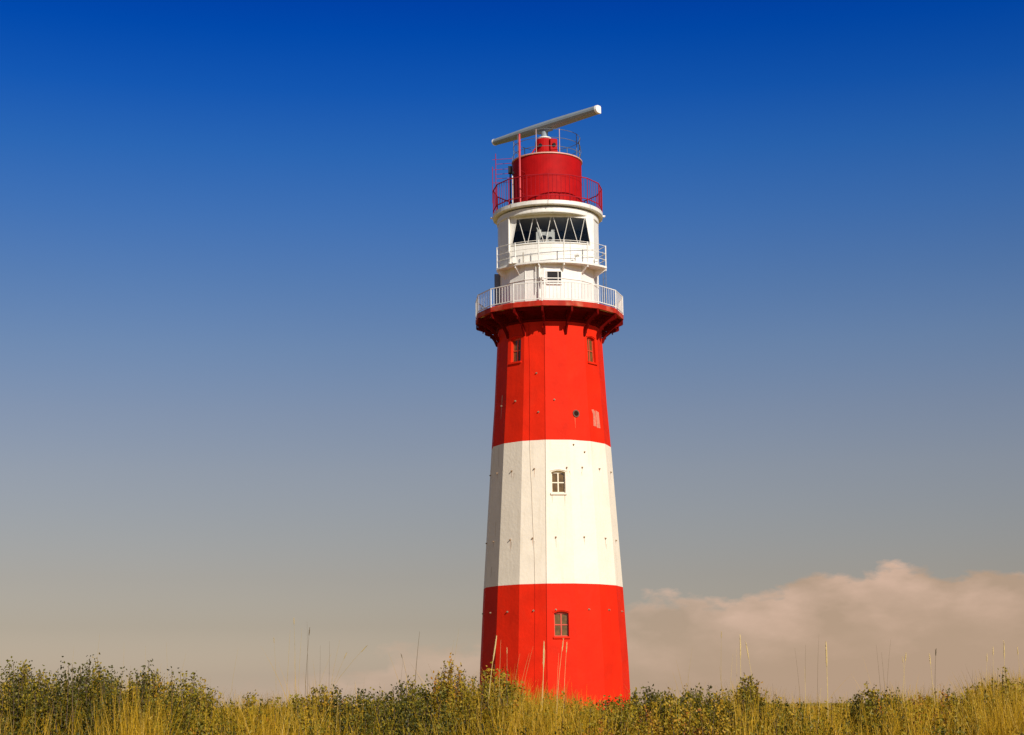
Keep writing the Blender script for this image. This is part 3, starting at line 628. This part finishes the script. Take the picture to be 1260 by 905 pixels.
def blades(P, H, lean, w, tint, seg=5):
    """curved tapering strips"""
    n_ = len(P); az = rng.uniform(0, 6.283, n_); side = np.stack([np.cos(az), np.sin(az), 0*az], 1)
    t_ = np.linspace(0, 1, seg+1); V = np.zeros((n_, seg+1, 2, 3))
    for i, a in enumerate(t_):
        c = P+np.stack([lean[:, 0]*a**1.8, lean[:, 1]*a**1.8, H*(a-.12*a*a*(np.abs(lean).sum(1)/np.maximum(H, .01)))], 1)
        ww = w*(1-a**1.6*.93)
        V[:, i, 0] = c-side*ww[:, None]; V[:, i, 1] = c+side*ww[:, None]
    k = np.arange(n_)[:, None]*(seg+1)*2; Fq = np.concatenate([k+np.array([[2*i, 2*i+1, 2*i+3, 2*i+2]]) for i in range(seg)], 0)
    return V.reshape(-1, 3), Fq, np.repeat(tint, (seg+1)*2)
def join(parts):
    Vs, Fs, Ts, o = [], [], [], 0
    for V, F_, T in parts: Vs.append(V); Fs.append(F_+o); Ts.append(T); o += len(V)
    return np.concatenate(Vs), np.concatenate(Fs), np.concatenate(Ts)

def twig_points(x, d, top, w, nt, nl, lsize, hue):
    """a bush at (x, d): nt shoots fanning up from the ground to an uneven dome, leaves along them"""
    y = d-78; g0 = ground_z(x, y); P, T, SZ, TW = [], [], [], []
    for i in range(nt):
        a = rng.uniform(0, 6.283); q = math.sqrt(rng.uniform(0, 1)); ex, ey = x+w*q*math.cos(a), y+w*q*.9*math.sin(a)
        hh = (top-g0)*(1-.55*q**2.2)*rng.uniform(.72, 1.0)
        b0 = np.array([x+w*q*.35*math.cos(a), y+w*q*.35*math.sin(a), g0-.02]); e = np.array([ex, ey, g0+hh]); TW.append((b0, e))
        hcol = np.clip(rng.normal(hue, .15), 0, 1)
        m_ = nl; s = rng.uniform(.25, 1.03, m_)**.8; pts = b0+(e-b0)*s[:, None]+rng.normal(size=(m_, 3))*.022*(1.25-s[:, None]*.6)
        P.append(pts); T.append(np.clip(rng.normal(hcol, .06, m_), 0, 1)); SZ.append(rng.uniform(.6, 1.15, m_)*lsize)
    return np.concatenate(P), np.concatenate(SZ), np.concatenate(T), TW
def twigs_mesh(TW):
    bm = B()
    for b0, e in TW:
        m_ = (b0+e)/2+rng.normal(size=3)*.02; tube(bm, [b0, m_, e], [.006, .004, .0015], 4, False)
    return bm
# --- the shrubs one can tell apart
SHR = [(38, 13.6, .42, .38, 'olive and rusty leafed shrub filling the left corner of the dune crest', 811),
       (122, 14.2, .30, .34, 'shrub with bright olive rounded top, second clump from the left edge', 808),
       (188, 14.0, .24, .50, 'small shrub with reddish pointed tip right of the rounded olive one', 811),
       (236, 14.6, .30, .30, 'green shrub where the left thicket drops to the sky gap', 828),
       (408, 14.0, .36, .55, 'golden leafed low shrub under the cluster of thin grass stems', 842),
       (508, 14.4, .34, .28, 'low dark green shrub below the lone dark stem', 838),
       (556, 14.2, .24, .62, 'spiky ochre shrub just left of the lighthouse foot', 811),
       (612, 13.8, .22, .58, 'ochre shrub overlapping the shaded left edge of the lighthouse foot', 813),
       (800, 14.2, .34, .22, 'dark green shrub right of the lighthouse foot', 843),
       (862, 14.6, .32, .30, 'brown green shrub left of the pale grass pair on the right', 843),
       (918, 14.0, .22, .48, 'slim yellow green shrub behind the pale grass pair on the right', 833),
       (1068, 14.2, .36, .20, 'dark shrub right of the low sky gap on the right side', 840),
       (1150, 14.4, .34, .34, 'brown and olive shrub left of the tall golden grass at the right edge', 846)]
for px, d, w, hue, lab, yt in SHR:
    x = wx(px, d); top = 1.5+(hz(px)-yt)/2100*d
    root = empty('dune_shrub', (x, d-78, ground_z(x, d-78)), lab, 'shrub', 'shrubs on the dune crest')
    P, SZ, T, TW = twig_points(x, d, top, w, int(300*w), 80, .025, hue)
    off = np.array(root.location)
    o = obj('foliage', mesh_from('foliage', *[(a-off if i == 0 else a) for i, a in enumerate(leaves(P, SZ, T))]), M_leaf, root)
    bm = twigs_mesh(TW); bm.transform(Matrix.Translation(-root.location)); obj('stem', bm, M_twig, root)
# --- continuous low scrub, nobody could count it
parts = []; tws = []
for d0 in np.arange(10.6, 20.5, .42):
    half = 8.6
    for x0 in np.arange(-half, half, .36):
        x = x0+rng.uniform(-.16, .16); d = d0+rng.uniform(-.18, .18); y = d-78; g0 = ground_z(x, y)
        top = veg_top(x, d)-rng.uniform(.005, .05)
        top = min(top, g0+.95)
        if d < 12.8: top = min(top, 1.5-(12.8-d)*.10+rng.uniform(-.08, .02))
        if top < g0+.12: continue
        hue = np.clip(.36+.045*x+.20*math.sin(x*2.3+d)+rng.normal(0, .10), .05, .85)
        P, SZ, T, TW = twig_points(x, d, top, .27, 22, (64 if d < 17 else 20) if abs(x) < 6 else 26, .025 if abs(x) < 6 else .036, hue)
        keep = P[:, 2] > g0+.05; parts.append(leaves(P[keep], SZ[keep], T[keep])); tws += TW[::3]
so_ = obj('low_scrub', mesh_from('low_scrub', *join(parts)), M_leaf); so_['kind'] = 'stuff'; so_['label'] = 'dense low olive and rust coloured scrub covering the dune'; so_['category'] = 'scrub'
st_ = obj('scrub_twigs', twigs_mesh(tws), M_twig); st_['kind'] = 'stuff'; st_['label'] = 'thin brown twigs inside the low scrub'; st_['category'] = 'twigs'
# --- grass
parts = []
def patch(x, d, n_, rad, h, hj, w, tmu, lean=.12, follow=True):
    P = np.zeros((n_, 3)); P[:, 0] = x+rng.normal(0, rad, n_); P[:, 1] = d-78+rng.normal(0, rad, n_)
    P[:, 2] = [ground_z(a, b) for a, b in P[:, :2]]
    H = h*rng.uniform(1-hj, 1, n_)
    if follow:
        tp_ = np.array([veg_top(a, b+78) for a, b in P[:, :2]])+np.abs(rng.normal(0, .025, n_)); H = np.minimum(H, np.maximum(.15, tp_-P[:, 2]))*rng.uniform(.8, 1.04, n_)
    ln = rng.normal(0, lean, (n_, 2)); return blades(P, H, ln, w*rng.uniform(.6, 1.2, n_), np.clip(rng.normal(tmu, .2, n_), 0, 1))
dens = [(150, 1.0), (165, 1), (185, 1), (200, 1), (325, 1), (335, 1.2), (345, 1), (410, 1), (640, 1.3), (655, 1.2), (672, 1), (690, 1), (720, .8), (905, 1), (925, 1), (985, .8), (1005, .9), (1090, 1), (1105, 1), (1125, 1), (1190, 1.5), (1205, 2.2), (1220, 2.4), (1235, 2.4), (1250, 2.2), (1265, 2), (1285, 2), (60, .5), (560, .6), (600, 1), (620, 1), (20, .6), (-10, .8)]
for px, k in dens:
    for d in (12.2, 13.2, 14.2, 15.2): parts.append(patch(wx(px, d)+rng.normal(0, .05), d+rng.normal(0, .25), int(150*k), .10, .85, .5, .0034, .5))
for i in range(560):
    d = rng.uniform(10.8, 20); x = rng.uniform(-8.6, 8.6); parts.append(patch(x, d, 34, .09, .8, .5, .0032, .45, .14))
# coarse grass on the rest of the dune, towards the tower and round the camera
for i in range(1500):
    x = rng.uniform(-26, 26); y = rng.uniform(-74, 14)
    if math.hypot(x, y) < 4.2 or (10.5 < y+78 < 20.5 and abs(x) < 8.6) or math.hypot(x, y+78) < 2.2: continue
    if y+78 < 10.5 and abs(x) < 4.2: continue
    parts.append(patch(x, y+78, 18, .16, .38, .5, .006, .45, .14, False))
go = obj('dune_grass', mesh_from('dune_grass', *join(parts)), M_blade); go['kind'] = 'stuff'; go['label'] = 'ochre dune grass growing through the scrub'; go['category'] = 'grass'
# --- tall stems that stand out against sky and tower:  px, y of tip, lean in px, half width m, ear length m, tone, distance
def stems(label, cat, items, group='tall grass stems rising over the dune crest'):
    d0 = items[0][6]; x0 = wx(items[0][0], d0); root = empty('grass_tuft', (x0, d0-78, ground_z(x0, d0-78)), label, cat, group)
    bm = B(); ears = []; 
    for px, yt, ln, w, ear, tone, d in items:
        ln = ln*1.5+rng.normal(0, 3.5); w *= .82; bend = rng.normal(0, .018)
        zt = 1.5+(hz(px)-yt)/2100*d; xt = wx(px, d); xb = wx(px-ln, d); y = d-78; zb = ground_z(xb, y)
        pts = [Vector((xb+(xt-xb)*a**2+bend*math.sin(a*3.1), y+.03*math.sin(a*2+px), zb+(zt-zb)*a)) for a in (0, .2, .4, .6, .75, .88, 1)]
        tube(bm, pts, [w, w*.95, w*.9, w*.8, w*.65, w*.5, w*.3], 5)
        if ear: ears.append((pts[-1], (pts[-1]-pts[-3]).normalized(), ear, w))
        tn = tone
    bl = []
    for q in range(5):      # side blades arching out of the tuft
        hb = (zt-zb)*rng.uniform(.55, .92); bl.append((xb+rng.normal(0, .02), y+rng.normal(0, .03), zb, hb, rng.normal(0, .16), rng.normal(0, .10)))
    bl = np.array(bl); Pb = bl[:, :3]-np.array(root.location)
    obj('blade', mesh_from('blade', *blades(Pb, bl[:, 3], bl[:, 4:6], np.full(5, .0026), rng.uniform(.3, .9, 5), 8)), M_blade, root)
    mm = {'p': M_stemp, 'd': M_stemd, 'g': M_stemg}[tn]
    bm.transform(Matrix.Translation(-root.location)); obj('stalk', bm, mm, root)
    for tip, dr, ear, w in ears:
        bm = B(); rr_ = random.Random(int(ear*1e4)); 
        tube(bm, [tip-dr*ear, tip-dr*ear*.8, tip-dr*ear*.4, tip-dr*ear*.1, tip], [w*.8, w*1.5, w*1.6, w*.9, w*.15], 7)
        for q in range(34):
            a = rr_.uniform(0, .95); p = tip-dr*ear*(1-a); o2 = Vector((rr_.uniform(-1, 1), rr_.uniform(-1, 1), 0)).normalized()
            tube(bm, [p, p+o2*w*2.2+dr*.018], [w*.45, w*.1], 3, False)
        bm.transform(Matrix.Translation(-root.location)); obj('seed_head', bm, mm, root)
M_stemp = mat('pale_straw', (.60, .44, .17), .6, noise=.15, nscale=30); M_stemd = mat('dark_dry_stem', (.13, .09, .04), .7, noise=.2, nscale=30); M_stemg = mat('ochre_stem', (.42, .30, .09), .6, noise=.2, nscale=30)
E_ = .0016
stems('pair of hair-thin stems above the rounded olive shrub on the left', 'grass', [(127, 782, 4, E_, 0, 'g', 14.5), (96, 797, 5, E_, 0, 'g', 14.4)])
stems('thin faint stems above the reddish tipped shrub on the left', 'grass', [(209, 793, 2, E_, 0, 'd', 14.5), (156, 792, 2, E_, 0, 'g', 14.5), (184, 797, -5, E_, 0, 'g', 14.4)])
stems('short slanting stem over the left sky gap', 'grass', [(298, 799, 7, E_, 0, 'g', 14.3), (233, 806, 4, E_, 0, 'g', 14.4)])
stems('cluster of tall brown stems, tallest on the left half of the crest', 'grass', [(364, 764, 3, .0024, .05, 'g', 14.5), (361, 778, 1, .0022, 0, 'g', 14.6), (340, 788, 3, .0018, .04, 'g', 14.4), (375, 775, 5, .0018, 0, 'g', 14.4)])
stems('dark straight stem with a side blade right of the tall brown cluster', 'grass', [(384, 776, 1, .0028, .06, 'd', 14.5), (381, 768, -2, .0018, 0, 'd', 14.5), (408, 791, 4, .0020, 0, 'd', 14.4), (398, 797, 3, .0018, 0, 'd', 14.5)])
stems('reclining branched stem bending far to the right below the tall brown cluster', 'grass', [(455, 797, 46, .0024, .07, 'g', 14.3), (430, 806, 26, .0022, .05, 'g', 14.3), (421, 790, 14, .0018, 0, 'g', 14.3), (412, 806, 10, .0018, 0, 'g', 14.3)])
stems('small dark stem midway between the reclining stem and the lone dark one', 'grass', [(496, 808, -4, .0022, .03, 'd', 14.4), (499, 814, 2, .0018, 0, 'd', 14.4)])
stems('lone dark upright stem left of the lighthouse', 'grass', [(519, 780, 0, .0042, 0, 'd', 14.6)])
stems('two faint stems just left of the lighthouse', 'grass', [(567, 776, 8, .0016, 0, 'g', 14.4), (561, 790, 4, .0016, 0, 'g', 14.3)])
stems('pale stem with thick ear in front of the shaded edge of the lighthouse', 'grass', [(613, 785, 3, .0046, .20, 'p', 13.6), (618, 790, 5, .0020, 0, 'p', 13.6), (625, 801, 5, .0020, .04, 'p', 13.7)])
stems('thin stems leaning right in front of the dark red facets', 'grass', [(657, 798, 14, .0022, 0, 'g', 13.8), (652, 806, 16, .0022, 0, 'g', 13.8), (641, 806, 12, .0022, 0, 'g', 13.8)])
stems('thick pale straw stem in front of the middle of the lighthouse', 'grass', [(670, 791, 4, .0050, .22, 'p', 13.6), (672, 802, 2, .0020, 0, 'p', 13.6)])
stems('pair of straw stems below the lowest window', 'grass', [(694, 789, 5, .0032, .10, 'p', 13.8), (698, 794, 4, .0030, .08, 'p', 13.8), (688, 806, 2, .0020, 0, 'p', 13.8)])
stems('faint single stem midway between lighthouse and the pale pair', 'grass', [(886, 781, 1, .0022, .05, 'g', 14.6), (850, 799, 3, .0016, 0, 'g', 14.6)])
stems('pair of tall pale grass ears on the right side', 'grass', [(908, 784, -2, .0040, .20, 'p', 14.0), (914, 793, -4, .0034, .14, 'p', 14.0), (904, 800, 5, .0024, 0, 'p', 14.1), (899, 807, 6, .0022, 0, 'p', 14.1)])
stems('dark slanting stems beside the thick pale ear on the right', 'grass', [(1004, 783, 5, .0018, 0, 'd', 14.5), (987, 796, 2, .0018, 0, 'd', 14.5), (974, 800, -2, .0016, 0, 'd', 14.5)])
stems('single thick pale ear leaning right over the right sky gap', 'grass', [(1012, 792, 6, .0052, .20, 'p', 13.8), (985, 822, 2, .0036, 0, 'p', 13.8), (1003, 847, 5, .0036, 0, 'p', 13.6)])
stems('faint dark stems over the dark shrub on the right', 'grass', [(1071, 796, -2, .0018, 0, 'd', 14.5), (1077, 805, -3, .0018, 0, 'd', 14.4), (1089, 790, 3, .0016, 0, 'd', 14.5)])
stems('forked pale stem over the brown and olive shrub', 'grass', [(1107, 807, 4, .0034, .06, 'p', 14.0), (1102, 812, -3, .0026, .04, 'p', 14.0)])
stems('pale stem leaning left near the right end of the crest', 'grass', [(1136, 808, -4, .0036, .08, 'p', 13.9)])
stems('short dark hooked stem near the right end of the crest', 'grass', [(1144, 802, 4, .0034, .05, 'd', 14.2)])
stems('tallest golden stems in the grass at the right edge', 'grass', [(1226, 792, -1, .0036, .14, 'p', 13.9), (1213, 800, 2, .0026, .06, 'p', 13.8), (1205, 808, 3, .0026, .06, 'p', 13.9), (1240, 800, 3, .0026, .06, 'p', 13.8), (1252, 795, 3, .0028, .08, 'p', 13.9)])
#VEG_END
